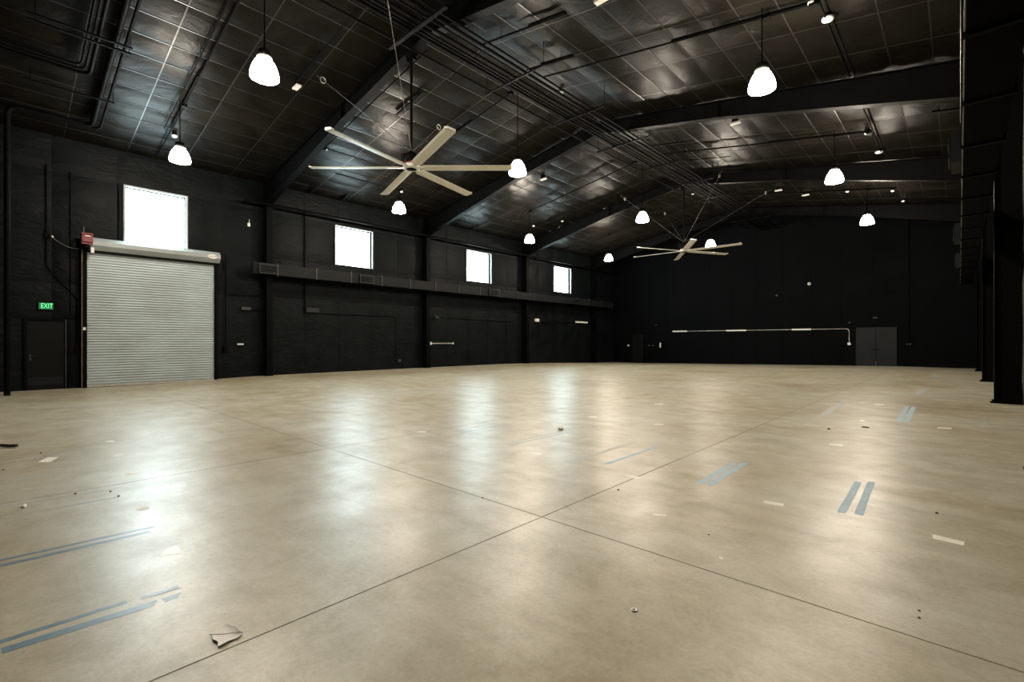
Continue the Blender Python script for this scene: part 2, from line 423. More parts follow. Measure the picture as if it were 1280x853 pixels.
# ================================================================== WINDOWS
for k, (a, b_) in enumerate(WIN):
    zs = WLOW if k == 0 else WZ0
    o = sroot('window_%d' % (k+1), (XWL-0.1, (a+b_)/2, zs))
    MB().box(XWL-0.20, XWL-0.19, a+0.03, b_-0.03, zs+0.03, WZ1-0.03).build('pane', 'pane', o)
    f = MB(); x0, x1 = XWL-0.22, XWL-0.15; t = 0.02 if k == 0 else 0.035
    f.box(x0, x1, a, a+t, zs, WZ1); f.box(x0, x1, b_-t, b_, zs, WZ1)
    f.box(x0, x1, a+t, b_-t, zs, zs+t); f.box(x0, x1, a+t, b_-t, WZ1-t, WZ1)
    f.build('window_frame', 'jamb' if k == 0 else 'winframe', o)
    if k: MB().box(XWL-0.185, XWL-0.15, b_-0.14, b_-0.085, zs+0.03, WZ1-0.03).build('mullion', 'winframe', o)
    j = MB(); x0, x1, t = XWL-0.15, XWL+0.05, 0.02
    for q in ((a-t, a, zs-t, WZ1+t), (b_, b_+t, zs-t, WZ1+t), (a, b_, WZ1, WZ1+t)):
        MB().box(x0, x1, *q).build('jamb', 'jamb', o)
    MB().box(x0, x1+0.03, a, b_, zs-t, zs).build('window_sill', 'jamb', o)
    # trim angle on the wall face
    e = MB(); x0, x1, t = XWL+0.05, XWL+0.058, 0.06
    e.box(x0, x1, a-t, a-0.02, zs-t, WZ1+t); e.box(x0, x1, b_+0.02, b_+t, zs-t, WZ1+t)
    e.box(x0, x1, a-0.02, b_+0.02, WZ1+0.02, WZ1+t)
    e.build('window_trim', 'jamb' if k == 0 else 'winframe', o)

# ================================================================== STEEL FRAMES
FL = 0.25
def half_frame(sg, Y, parent):
    X = lambda q: XC + sg*q            # q = distance from the ridge
    qi, qo = (XC-XL if sg < 0 else XR-XC), (XC-XWL-0.03 if sg < 0 else XWR-XC-0.03)
    zf = fz(X(qi), Y)
    c = MB()
    lo, hi = sorted((X(qi), X(qo)))
    c.box(lo+0.01, hi-0.01, Y-0.012, Y+0.012, zf+0.02, roof(X(qo))-0.05)
    c.cbox((X(qi)-0.0, Y, (zf+7.6)/2+0.01), 0.022, FL, 7.6-zf-0.02)
    c.cbox((X(qo), Y, (zf+8.4)/2), 0.022, FL, 8.4-zf-0.04)
    col = c.build('column', 'black_steel', parent)
    bp = MB().box(lo-0.08, hi+0.02, Y-FL/2-0.04, Y+FL/2+0.04, zf, zf+0.022)
    for dx in (0.05, 0.2):
        for dy in (-0.1, 0.1): bp.lathe([(0.0, 0.075), (0.018, 0.075), (0.018, 0.02)], 6, (lo+dx-0.08 if sg > 0 else hi-dx+0.06, Y+dy, zf), smooth=False)
    bp.build('base_plate', 'black_steel', col)
    # rafter: tapered web, two flanges, stiffeners
    qb = [(qi-0.012, 7.56), (4.75, 9.10), (0.0, 9.94)]
    zt = lambda q: roof(X(q)) - 0.075
    r = MB()
    poly = [(X(q), z) for q, z in qb] + [(X(0), zt(0)), (X(qo-0.02), zt(qo-0.02)), (X(qo-0.02), 7.56)]
    r.prism(poly, 'y', Y-0.01, Y+0.01)
    for (q0, z0), (q1, z1) in zip(qb[:-1], qb[1:]):
        r.bar((X(q0), Y, z0), (X(q1), Y, z1), FL, 0.024)
    r.bar((X(0), Y, zt(0)), (X(qo-0.02), Y, zt(qo-0.02)), FL, 0.024)
    ra = r.build('rafter', 'black_steel', parent)
    for q in (qi-0.02, 4.75, 0.08):
        zb = 7.56 if q > 5 else (9.10 if q > 1 else 9.93)
        MB().box(X(q)-0.012, X(q)+0.012, Y-FL/2+0.01, Y+FL/2-0.01, zb, zt(q)-0.01).build('stiffener', 'black_steel', ra)
flab = ['black portal frame whose post stands beside the roller door, carrying a ceiling fan',
        'black portal frame with no fan, post beside the wall bar',
        'black portal frame carrying the fan hung deeper in the hall',
        'black portal frame closest to the black end wall',]
for k in range(1, 5):
    o = thing('portal_frame', flab[k-1], 'steel frame', (XC, FRAMES[k], 0))
    half_frame(-1, FRAMES[k], o); half_frame(1, FRAMES[k], o)
o = thing('portal_frame', 'black portal frame behind the exit door bay, first of the row', 'steel frame', (XC, FRAMES[0], 0))
half_frame(-1, FRAMES[0], o); half_frame(1, FRAMES[0], o)
# eave pipe along the left columns
MBp = MB().tube(fillet([(XWL+0.05, 7.15, 7.48), (XL+0.16, 7.15, 7.48), (XL+0.16, 37.2, 7.48)], 0.12), 0.055, 10)
tag(MBp.build('wall_pipe', 'pipe'), 'long black pipe running above the windows across the posts', 'pipe')

# ================================================================== ROLLER DOOR
y0, y1 = ROLL_Y; XD = XWL+0.24; zb = fz(XWL, 4)
rd = thing('roller_door', 'grey slatted steel roller door under a boxed hood', 'roller door', (XD, (y0+y1)/2, zb))
NS = 50; ztop = 4.66; sh = (ztop-zb-0.1)/NS
prof = [(0, 0), (0.012, 0.004), (0.02, 0.02), (0.022, sh*0.45), (0.018, sh-0.022), (0.006, sh-0.008), (0, sh)]
slat = MB()
vs = [(XD + a, y, b_) for y in (y0+0.02, y1-0.02) for a, b_ in prof]
kk = len(prof)
slat.add(vs, [(i, i+1, kk+i+1, kk+i) for i in range(kk-1)], False)
slat.add(vs, [tuple(range(kk))[::-1], tuple(range(kk, 2*kk))])
for q in slat.v[:]: pass
me = MB().add([(x-XD, y-(y0+y1)/2, z) for x, y, z in slat.v], slat.f).mesh('slat', 'slat')
for i in range(NS): place('slat', me, rd, loc=(XD, (y0+y1)/2, zb+0.1+i*sh))
bb = MB().box(XD-0.02, XD+0.05, y0+0.02, y1-0.02, zb+0.015, zb+0.1).build('bottom_bar', 'galv', rd)
MB().box(XD-0.015, XD+0.045, y0+0.02, y1-0.02, zb, zb+0.018).build('weather_seal', 'dark_bit', bb)
for side, ya, yb in ((0, y0-0.09, y0+0.035), (1, y1-0.035, y1+0.09)):
    g = MB().box(XWL+0.02, XD-0.03, ya, yb, zb, ztop+0.05); g.box(XD+0.03, XD+0.055, ya, yb, zb, ztop+0.05)
    g.box(XD-0.03, XD+0.03, ya if side == 0 else yb-0.05, ya+0.05 if side == 0 else yb, zb, ztop+0.05)
    gd = g.build('guide', 'black_steel', rd)
    if side == 0:
        MB().bar((XD+0.06, ya-0.01, zb), (XD+0.06, ya-0.01, ztop+0.1), 0.03, 0.03).build('guide_edge', 'brown', gd)
        MB().cbox((XD+0.075, ya+0.05, 1.95), 0.03, 0.07, 0.1).build('sensor_box', 'white', gd)
hx = [(XWL+0.04, 5.14), (XWL+0.40, 5.14), (XWL+0.56, 5.00), (XWL+0.56, 4.86), (XWL+0.42, 4.70), (XWL+0.04, 4.70)]
hd = MB().prism(hx, 'y', y0+0.05, y1+0.13).build('hood', 'hood', rd)
for ya in (y0+0.02, y1+0.13): MB().prism([(XC_, z_) for XC_, z_ in hx], 'y', ya, ya+0.03).build('end_plate', 'black_steel', hd)
MB().box(XWL+0.1, XWL+0.40, y0+0.06, y1+0.1, 4.63, 4.70).build('lower_lip', 'black_steel', hd)
# maker's oval
ov = MB(); yc, zc = y1-0.16, 4.93; xo = XWL+0.562
ov.lathe([(0.0, 0.008), (0.5, 0.008), (0.5, 0.0)], 24, axis='x', smooth=False)
ov.v = [(xo+x, yc+y*0.34, zc+z*0.17) for x, y, z in ov.v]
lg = ov.build('maker_plate', 'white', hd)
tm = text_mesh('LACM', 0.115, 'lettering'); tm.materials.append(M['text'])
t = place('lettering', tm, lg, loc=(xo+0.010, yc, zc)); t.rotation_euler = (math.pi/2, 0, math.pi/2)
# operator
op = MB().box(XWL+0.26, XWL+0.62, y0-0.14, y0+0.16, 4.86, 5.24)
op.prism([(XWL+0.62, 4.90), (XWL+0.66, 4.94), (XWL+0.66, 5.17), (XWL+0.62, 5.21)], 'y', y0-0.12, y0+0.14)
om = op.build('operator_housing', 'red', rd)
MB().box(XWL+0.66, XWL+0.664, y0-0.05, y0+0.09, 5.12, 5.15).build('operator_label', 'white', om)
MB().lathe([(0.0, -0.02), (0.12, -0.02), (0.12, 0.1), (0.05, 0.12), (0.0, 0.12)], 12, (XWL+0.46, y0+0.0, 4.74)).build('chain_wheel', 'black_steel', om)
MB().box(XWL+0.5, XWL+0.64, y0+0.1, y0+0.19, 4.58, 4.76).build('switch_box', 'white', om)
MB().tube([(XWL+0.4, y0-0.06, 5.24), (XWL+0.4, y0-0.06, 5.48)], 0.008, 6).build('antenna', 'wire', om)

# ================================================================== DOORS
zb = fz(XWL, 1.1)
d = sroot('door_1', (XWL, 1.1, zb))
MB().box(XWL-0.02, XWL+0.03, 0.64, 1.56, zb+0.01, 2.2).build('door_leaf', 'door_paint', d)
fr = MB(); fr.box(XWL-0.02, XWL+0.07, 0.56, 0.64, zb, 2.28); fr.box(XWL-0.02, XWL+0.07, 1.56, 1.64, zb, 2.28); fr.box(XWL-0.02, XWL+0.07, 0.64, 1.56, 2.2, 2.28)
fr.build('door_frame', 'black_steel', d)
MB().box(XWL+0.07, XWL+0.075, 1.575, 1.60, zb, 2.26).build('frame_edge', 'winframe', d)
h = MB().cbox((XWL+0.04, 0.72, 0.98), 0.02, 0.06, 0.2); h.tube([(XWL+0.04, 0.72, 1.0), (XWL+0.09, 0.72, 1.0), (XWL+0.09, 0.86, 1.0)], 0.012, 6)
h.build('door_handle', 'winframe', d)
MB().box(XWL+0.03, XWL+0.034, 0.68, 1.52, 0.05, 0.30).build('kick_plate', 'slate_paint', d)
# double door in the far wall
zf = fz(-3.8, YFAR)
d = sroot('door_2', (-3.81, YFAR, zf))
for a, b_ in ((-4.77, -3.825), (-3.795, -2.85)):
    lf = MB().box(a, b_, YFAR-0.035, YFAR+0.01, zf+0.01, 2.33).build('door_leaf', 'slate_paint', d)
    hx_ = b_-0.09 if a < -4 else a+0.09
    MB().cbox((hx_, YFAR-0.06, 1.02), 0.14, 0.05, 0.05).build('door_handle', 'black_steel', lf)
fr = MB(); fr.box(-4.83, -4.77, YFAR-0.05, YFAR+0.01, zf, 2.39); fr.box(-2.85, -2.79, YFAR-0.05, YFAR+0.01, zf, 2.39); fr.box(-4.77, -2.85, YFAR-0.05, YFAR+0.01, 2.33, 2.39)
fr.build('door_frame', 'slate_paint', d)
MB().box(-3.825, -3.795, YFAR-0.045, YFAR, zf+0.01, 2.33).build('astragal', 'black_steel', d)
MB().box(-3.83, -3.80, YFAR-0.07, YFAR-0.045, zf+0.005, zf+0.30).build('floor_bolt', 'brown', d)
# single black door at the far left
pa, pb = on_y(791, 450, YFAR).x, on_y(804, 450, YFAR).x
zf = fz(pa, YFAR)
d = sroot('door_3', ((pa+pb)/2, YFAR, zf))
lf = MB().box(pa, pb, YFAR-0.03, YFAR+0.01, zf+0.01, 2.1).build('door_leaf', 'door_paint', d)
MB().cbox((pa+0.12, YFAR-0.05, 0.85), 0.1, 0.05, 0.04).build('door_handle', 'black_steel', lf)
fr = MB(); fr.box(pa-0.07, pa, YFAR-0.045, YFAR+0.01, zf, 2.17); fr.box(pb, pb+0.07, YFAR-0.045, YFAR+0.01, zf, 2.17); fr.box(pa, pb, YFAR-0.045, YFAR+0.01, 2.1, 2.17)
fr.build('door_frame', 'black_steel', d)
# exit sign
ex = thing('exit_sign', 'small lit green exit sign above the black side door', 'sign', (XWL+0.06, 1.1, 2.57))
MB().box(XWL+0.04, XWL+0.08, 0.90, 1.29, 2.565, 2.83).build('sign_body', 'black_steel', ex)
MB().box(XWL+0.08, XWL+0.088, 0.92, 1.27, 2.585, 2.81).build('sign_face', 'exit_face', ex)
tm = text_mesh('EXIT', 0.235, 'lettering'); tm.materials.append(M['exit_text'])
t = place('lettering', tm, ex, loc=(XWL+0.091, 1.115, 2.697)); t.rotation_euler = (math.pi/2, 0, math.pi/2); t.scale = (0.62, 1, 1)
MB().box(XWL+0.04, XWL+0.07, 1.07, 1.12, 2.83, 2.87).build('mount', 'black_steel', ex)

# ================================================================== AIR DUCTS
def register(parent, xf, sg, y, z0, z1, mt, wd=0.74):
    """box on the duct face; sg = direction of the face"""
    a, b_ = sorted((xf, xf + sg*0.14))
    r = MB().box(a, b_, y-wd/2, y+wd/2, z0, z1).build('register', mt, parent)
    f0, f1 = sorted((xf + sg*0.14, xf + sg*0.155))
    MB().box(f0, f1, y-wd/2+0.06, y+wd/2-0.04, z0+0.05, z1-0.05).build('grille_back', 'black_steel', r)
    for i in range(4):
        z = z0+0.09 + i*(z1-z0-0.18)/3
        MB().bar((xf+sg*0.165, y-wd/2+0.06, z), (xf+sg*0.165, y+wd/2-0.04, z), 0.02, 0.02).build('louvre', 'reg', r)
def duct(label, xf, sg, y0, y1, z0, z1, dep, regs, joints_off, mt='duct'):
    o = thing('air_duct', label, 'air duct', (xf, (y0+y1)/2, z0))
    y = y0; a, b_ = sorted((xf, xf - sg*dep))
    js = [q for q in [joints_off + k*MOD for k in range(-8, 30)] if y0+0.15 < q < y1-0.15]
    ed = [y0] + js + [y1]
    for p_, q_ in zip(ed[:-1], ed[1:]):
        MB().box(a, b_, p_+0.012, q_-0.012, z0, z1).build('duct_section', mt, o)
    for q in js:
        j = MB(); t = 0.028
        j.box(a-t, b_+t, q-0.03, q+0.03, z0-t, z0); j.box(a-t, b_+t, q-0.03, q+0.03, z1, z1+t)
        j.box(a-t, a, q-0.03, q+0.03, z0, z1); j.box(b_, b_+t, q-0.03, q+0.03, z0, z1)
        j.box(a+0.01, b_-0.01, q-0.012, q+0.012, z0+0.01, z1-0.01)
        j.build('joint_flange', 'duct_edge' if mt == 'duct' else 'black_steel', o)
    for y in regs: register(o, xf, sg, y, z0+0.02, z1-0.05, 'reg' if mt == 'duct' else 'duct')
    for y in js[::2]:
        MB().tube([(xf - sg*dep*0.5, y+0.2, z1-0.01), (xf - sg*dep*0.5, y+0.2, z1+0.16), (xf - sg*(dep+0.2), y+0.2, z1+0.16)], 0.012, 6).build('support_rod', 'black_steel', o)
    return o
duct('long charcoal duct with grilles under the windows on the roller door wall', XL+0.42, 1, 7.3, 36.0, 4.38, 4.86, 0.36, (7.87, 12.5, 21.4, 30.3), 10.0)
dr = duct('long charcoal duct hung in front of the grey lined wall, opposite the windows', 0.04, -1, -3.5, 32.3, 4.3, 4.85, 0.40, (10.6, 18.6, 24.8), 6.02, 'duct_black')
js = [6.02 + k*MOD for k in range(-1, 15)]
for q in js:
    if q + MOD < 32: MB().box(0.028, 0.040, q+0.05, q+MOD-0.07, 4.3, 4.36).build('lit_edge', 'strip', dr)  # bright lower edge: window light on the duct face, painted as thin pale pieces
for dy in (0.0, 0.09):
    o = MB().tube([(0.02, 10.0+dy, roof(0.02)-0.1), (0.02, 10.0+dy, 4.87)], 0.012, 6)
    tag(o.build('drop_conduit', 'wire'), 'thin upright conduit dropping from the roof to the hung duct', 'conduit', 'drop conduits at the hung duct')

# ================================================================== LAMPS
def make_lamp():
    o = thing('pendant_lamp', '', 'lamp', (0, 0, 0))
    pr = [(r_, z_*0.84) for r_, z_ in [(0.0, -0.27), (0.15, -0.275), (0.285, -0.265), (0.292, -0.22), (0.285, -0.15), (0.265, -0.05), (0.235, 0.05), (0.195, 0.14), (0.16, 0.20), (0.15, 0.215)]]
    sh_ = MB().lathe(pr, 24).build('shade', 'shade', o, True)
    MB().lathe([(0.15, 0.18), (0.158, 0.187), (0.158, 0.235), (0.148, 0.24)], 20).build('collar', 'white', sh_, True)
    MB().lathe([(0.0, 0.24), (0.125, 0.24), (0.13, 0.25), (0.13, 0.36), (0.10, 0.39), (0.04, 0.40), (0.0, 0.40)], 16).build('ballast_cap', 'black_steel', o, True)
    MB().tube([(0, 0, 0.39), (0.0, 0, 0.62)], 0.02, 6).build('hook', 'black_steel', o, True)
    return o
proto = make_lamp(); used = False
ROWX = {'window': -18.16, 'ridge': -11.05, 'duct': -3.36}
LY = [3.95, 12.12, 20.95, 29.5]
LBL = {'window': ['glowing bell pendant lamp before the window above the roller door', 'glowing bell pendant lamp above the second window, under the fan blades',
                  'glowing bell pendant lamp before the third window, short of the deeper fan', 'glowing bell pendant lamp past the last window by the end wall corner'],
       'ridge': ['glowing bell pendant lamp at the ridge between roller door and its fan', 'glowing bell pendant lamp touching the blade tip of the fan by the roller door',
                 'glowing bell pendant lamp at the ridge just short of the deeper fan', 'glowing bell pendant lamp behind the blades of the deeper fan'],
       'duct': ['glowing bell pendant lamp of the duct side row, in the roller door bay', 'glowing bell pendant lamp of the duct side row, before the first free rafter',
                'glowing bell pendant lamp of the duct side row, level with the third window', 'glowing bell pendant lamp of the duct side row, before the end wall']}
for row, x in ROWX.items():
    for k, y in enumerate(LY):
        if used: o = copy_tree(proto)
        else: o = proto; used = True
        z = {'window': 7.46, 'ridge': 7.45, 'duct': 7.58}[row]
        o.location = (x, y, z); o['label'] = LBL[row][k]; o['group'] = 'bell-shaped pendant lamps'
        MB().tube([(0, 0, 0.6), (0, 0, roof(x)-0.03-z)], 0.014, 6).build('cord', 'black_steel', o, True)

# ================================================================== FANS
def fan(label, x, y, zh, ang0, anchors):
    zt = 9.94 - 0.1767*abs(x-XC) - 0.03
    o = thing('ceiling_fan', label, 'ceiling fan', (x, y, zh))
    L = lambda s, nm, mt, p=o: s.build(nm, mt, p, True)
    L(MB().tube([(0, 0, 0.4), (0, 0, zt-zh)], 0.04, 10), 'downrod', 'black_steel')
    mt = MB(); mt.cbox((0, 0, zt-zh-0.03), 0.34, 0.22, 0.05); mt.cbox((-0.12, 0, zt-zh-0.12), 0.03, 0.16, 0.16); mt.cbox((0.12, 0, zt-zh-0.12), 0.03, 0.16, 0.16)
    for a in (-0.14, 0.14):
        for b_ in (-0.08, 0.08): mt.lathe([(0.0, -0.03), (0.02, -0.03), (0.02, 0.03), (0.0, 0.03)], 6, (a, b_, zt-zh-0.06), smooth=False)
    L(mt, 'mount_bracket', 'black_steel')
    mo = L(MB().lathe([(0.0, 0.44), (0.10, 0.44), (0.17, 0.38), (0.2, 0.34), (0.2, 0.16), (0.16, 0.12), (0.0, 0.12)], 18), 'motor', 'black_steel')
    L(MB().cbox((-0.16, -0.14, 0.3), 0.14, 0.12, 0.2), 'gearbox', 'black_steel', mo)
    L(MB().lathe([(0.0, 0.15), (0.17, 0.15), (0.18, 0.12), (0.17, 0.07), (0.0, 0.07)], 18), 'retainer', 'red', mo)
    hb = MB(); hb.lathe([(0.0, 0.07), (0.24, 0.06), (0.24, -0.03), (0.2, -0.045), (0.0, -0.05)], 24)
    hb = L(hb, 'hub', 'blade')
    L(MB().lathe([(0.0, -0.062), (0.13, -0.06), (0.15, -0.048), (0.15, -0.04)], 20), 'hub_cap', 'black_steel', hb)
    # aerofoil blade
    b_ = MB(); W = 0.15; pr = [(-W, -0.004), (-W*0.6, -0.014), (W*0.6, -0.012), (W, 0.0), (W*0.7, 0.018), (0, 0.026), (-W*0.7, 0.018)]
    def sec(r): return [(r, a, z) for a, z in pr]
    kk = len(pr); b_.add(sec(0.34) + sec(2.84), [(i, (i+1) % kk, kk+(i+1) % kk, kk+i) for i in range(kk)] + [tuple(range(kk))[::-1], tuple(range(kk, 2*kk))])
    b_.box(0.18, 0.5, -0.05, 0.05, -0.016, 0.016)
    bm = b_.mesh('blade', 'blade')
    wl = MB(); wl.add([(2.84, -W, -0.012), (2.90, -W*0.6, -0.012), (2.90, W*0.8, 0.0), (2.84, W, 0.0), (2.84, -W, 0.03), (2.90, -W*0.6, 0.045), (2.90, W*0.8, 0.045), (2.84, W, 0.03)],
                  [(3, 2, 1, 0), (4, 5, 6, 7), (0, 1, 5, 4), (1, 2, 6, 5), (2, 3, 7, 6), (3, 0, 4, 7)])
    wm = wl.mesh('blade_tip', 'blade')
    for k in range(6):
        q = place('blade', bm, o, True); q.rotation_euler = (math.radians(-11), 0, math.radians(ang0 + 60*k))
        place('blade_tip', wm, q, True)
    for p_ in anchors:
        e = Vector(p_) - Vector((x, y, zh)); st = Vector((0, 0, 0.46)); dd = (e-st).normalized()
        g = L(MB().tube([st, e], 0.009, 5), 'guy_wire', 'wire')
        c = st + (e-st)*0.93; rg = MB()
        rg.tube([c + Vector((0, 0.09*math.cos(t_*math.pi/6), 0.09*math.sin(t_*math.pi/6))) for t_ in range(13)], 0.014, 5, False)
        L(rg, 'thimble_ring', 'galv', g)
    return o
a1 = on_roof(396, 94, 0.06); a1b = Vector((-12.6, 4.6, roof(-12.6)-0.05))
fan('large six-bladed ceiling fan hung near the roller door end', -11.52, 8.105, 6.50, 43,
    [a1, (-14.6, 11.6, roof(-14.6)-0.04), (-8.4, 5.0, roof(-8.4)-0.04)])
fan('large six-bladed ceiling fan hung near the black end wall', -10.88, 25.28, 6.40, 2,
    [on_roof(776, 245, 0.05), on_roof(903, 213, 0.05), (-14.0, 29.4, roof(-14)-0.04), (-7.6, 29.2, roof(-7.6)-0.04)])

# ================================================================== CONDUIT RACK UNDER THE RIDGE
ZB = 9.45
for k, (x, r) in enumerate([(-10.32, 0.045), (-10.17, 0.03), (-10.03, 0.03), (-9.86, 0.045), (-9.60, 0.03), (-9.44, 0.045), (-9.22, 0.03)]):
    o = MB().tube([(x, YNEAR+0.05, ZB+0.0225+r), (x, YFAR-0.02, ZB+0.0225+r)], r, 8)
    tag(o.build('rack_conduit', 'pipe'), ['thick black ridge rack conduit, outermost on the window side', 'thin black ridge rack conduit next to the outermost thick one', 'thin black ridge rack conduit beside the middle thick one', 'thick black ridge rack conduit in the middle of the rack', 'thin black ridge rack conduit standing apart past the middle thick one', 'thick black ridge rack conduit nearer the hung duct side', 'thin black ridge rack conduit, outermost on the hung duct side'][k], 'conduit', '%s conduits in the ridge rack' % ('thick' if r > 0.04 else 'thin'))
TRL = {-2: 'over the roller door bay', 0: 'just past the fan by the roller door', 1: 'short of the fanless frame', 2: 'just past the fanless frame', 3: 'midway to the deeper fan', 4: 'just short of the deeper fan', 5: 'just past the deeper fan', 6: 'midway to the last frame', 7: 'just short of the last frame', 8: 'against the end wall'}
for k in range(-2, 9):
    y = 10.69 + 3.235*k
    if k == -1: continue
    o = thing('trapeze_hanger', 'black two-rod trapeze bar under the ridge conduits, ' + TRL[k], 'hanger', (-9.9, y, ZB), 'trapeze hangers under the ridge')
    MB().bar((-11.12, y, ZB), (-8.70, y, ZB), 0.042, 0.042).build('bar', 'black_steel', o)
    for x in (-11.08, -8.74): MB().tube([(x, y, ZB-0.03), (x, y, roof(x)-0.01)], 0.008, 5).build('rod', 'black_steel', o)
p0, p1 = on_floor(489, 61, 9.40), on_floor(557, 6.5, 9.40)
ym = (p0.y+p1.y)/2
o = thing('trapeze_hanger', 'thicker black trapeze bar beside the fan mount by the roller door', 'hanger', ((p0.x+p1.x)/2, ym, 9.4))
MB().bar((p0.x, ym, 9.40), (p1.x, ym, 9.40), 0.1, 0.06).build('bar', 'black_steel', o)
for x in (p0.x+0.05, p1.x-0.05): MB().tube([(x, ym, 9.38), (x, ym, roof(x)-0.01)], 0.012, 5).build('rod', 'black_steel', o)
# sprinkler main parallel to the ridge, slung through the bays
o = MB().tube([(-11.25, YNEAR+0.05, 9.72), (-11.25, YFAR-0.02, 9.72)], 0.035, 8)
tag(o.build('sprinkler_main', 'pipe'), 'black pipe running alongside the ridge conduit rack', 'pipe')

# ================================================================== CROSS CONDUITS AND PIPES UNDER THE ROOF
def slope_run(y, x0, x1, r, dz, label, name='roof_conduit', group=None, thick=None, boxes=()):
    o = thing(name, label, 'conduit', ((x0+x1)/2, y, roof((x0+x1)/2)-dz), group)
    MB().tube([(x0, y, roof(x0)-dz), (x1, y, roof(x1)-dz)], r, 8).build('tube', 'pipe', o)
    if thick:
        a, b_ = thick
        MB().bar((a, y, roof(a)-dz+0.03), (b_, y, roof(b_)-dz+0.03), 0.09, 0.06).build('strut_channel', 'black_steel', o)
    for x in boxes: MB().cbox((x, y, roof(x)-dz), 0.16, 0.14, 0.1).build('junction_box', 'black_steel', o)
    n_h = max(2, int(abs(x1-x0)/1.6))
    for k in range(n_h):
        x = x0 + (x1-x0)*(k+0.5)/n_h
        MB().tube([(x, y, roof(x)-dz), (x, y, roof(x)-0.01)], 0.007, 5).build('drop_rod', 'black_steel', o)
    return o
NEARB = {0: 'roller door', 1: 'fan by the roller door', 2: 'second pair of windows', 3: 'black end wall'}
for k, y in enumerate(LY):
    yy = y + 0.12
    wh = ['in roller door bay', 'beyond fan by roller door', 'before the deeper fan', 'next to end wall'][k]
    slope_run(yy, -11.4, -19.9 if k else -22.2, 0.028, 0.17, 'black conduit down the window side roof slope ' + wh, thick=(-16.5, -19.8) if k == 0 else (-13.5, -16.0) if k == 1 else None, boxes=(-18.2, -11.5))
    slope_run(yy, -10.0, -2.3, 0.028, 0.17, 'black conduit down the duct side roof slope ' + wh, thick=(-5.6, -2.4), boxes=(-3.3, -2.35))
slope_run(3.88, -13.0, -19.9, 0.02, 0.16, 'second thin black conduit beside the roller door bay run')
slope_run(6.4, -11.6, -15.3, 0.018, 0.12, 'thin black conduit ending at a pale sensor box', thick=(-13.6, -15.2))
slope_run(8.72, -11.6, -18.25, 0.022, 0.17, 'thin black conduit hugging the frame behind the fan by the roller door', boxes=(-18.25,))
slope_run(9.68, -10.2, -7.2, 0.03, 0.2, 'short black conduit right of the ridge beside the fan by the roller door', thick=(-8.4, -7.2))
slope_run(11.4, -10.0, -8.2, 0.03, 0.28, 'short black strut stub off the ridge rack', thick=(-9.4, -8.2))
for yy in (19.6, 22.1, 23.9):
    slope_run(yy, -10.0, -7.4 if yy > 20 else -8.0, 0.022, 0.24, 'short black stub conduit off the rack before the deeper fan', group='short rack stubs')
def y_run(x, y0, y1, r, dz, label, group=None):
    z = roof(x)-dz
    o = thing('roof_conduit', label, 'conduit', (x, (y0+y1)/2, z), group)
    MB().tube([(x, y0, z), (x, y1, z)], r, 8).build('tube', 'pipe', o)
    n_h = max(2, int((y1-y0)/2.2))
    for k in range(n_h):
        y = y0 + (y1-y0)*(k+0.5)/n_h
        MB().tube([(x, y, z), (x, y, z+dz-0.01)], 0.007, 5).build('drop_rod', 'black_steel', o)
y_run(-2.25, 12.2, 16.3, 0.026, 0.13, 'black conduit along the roof slope between pale sensors, fan bay side')
y_run(-2.25, 17.0, 23.8, 0.026, 0.13, 'black conduit along the roof slope ending at a pale sensor, deeper bay')
y_run(-18.2, 8.8, 16.2, 0.024, 0.15, 'black conduit along the window side roof slope behind the fan blades')
y_run(-19.85, 10.0, 16.2, 0.024, 0.15, 'black conduit just above the second window, along the roof')
# black strut stubs on the roof
for (u0, v0_, u1, v1) in ((497, 144, 530, 113), (415, 258, 435, 245), (580, 290, 600, 283), (690, 317, 712, 309), (1165, 141, 1208, 133), (383, 247, 392, 232)):
    a, b_ = on_roof(u0, v0_, 0.1), on_roof(u1, v1, 0.1)
    a.x = max(a.x, XWL+0.3); b_.x = max(b_.x, XWL+0.9); y = (a.y+b_.y)/2
    o = MB().bar((a.x, y, roof(a.x)-0.11), (b_.x, y, roof(b_.x)-0.11), 0.09, 0.05)
    for x in (a.x*0.8+b_.x*0.2, a.x*0.2+b_.x*0.8): o.bar((x, y, roof(x)-0.1), (x, y, roof(x)-0.0), 0.03, 0.03)
    tag(o.build('strut_stub', 'black_steel'), 'short black roof strut ' + {497: 'behind the downrod of the fan by the roller door', 415: 'above the second window', 580: 'above the third window', 690: 'above the last window', 1165: 'reaching the hung duct', 383: 'beside the frame foot before the second window'}[u0], 'strut', 'short roof struts')

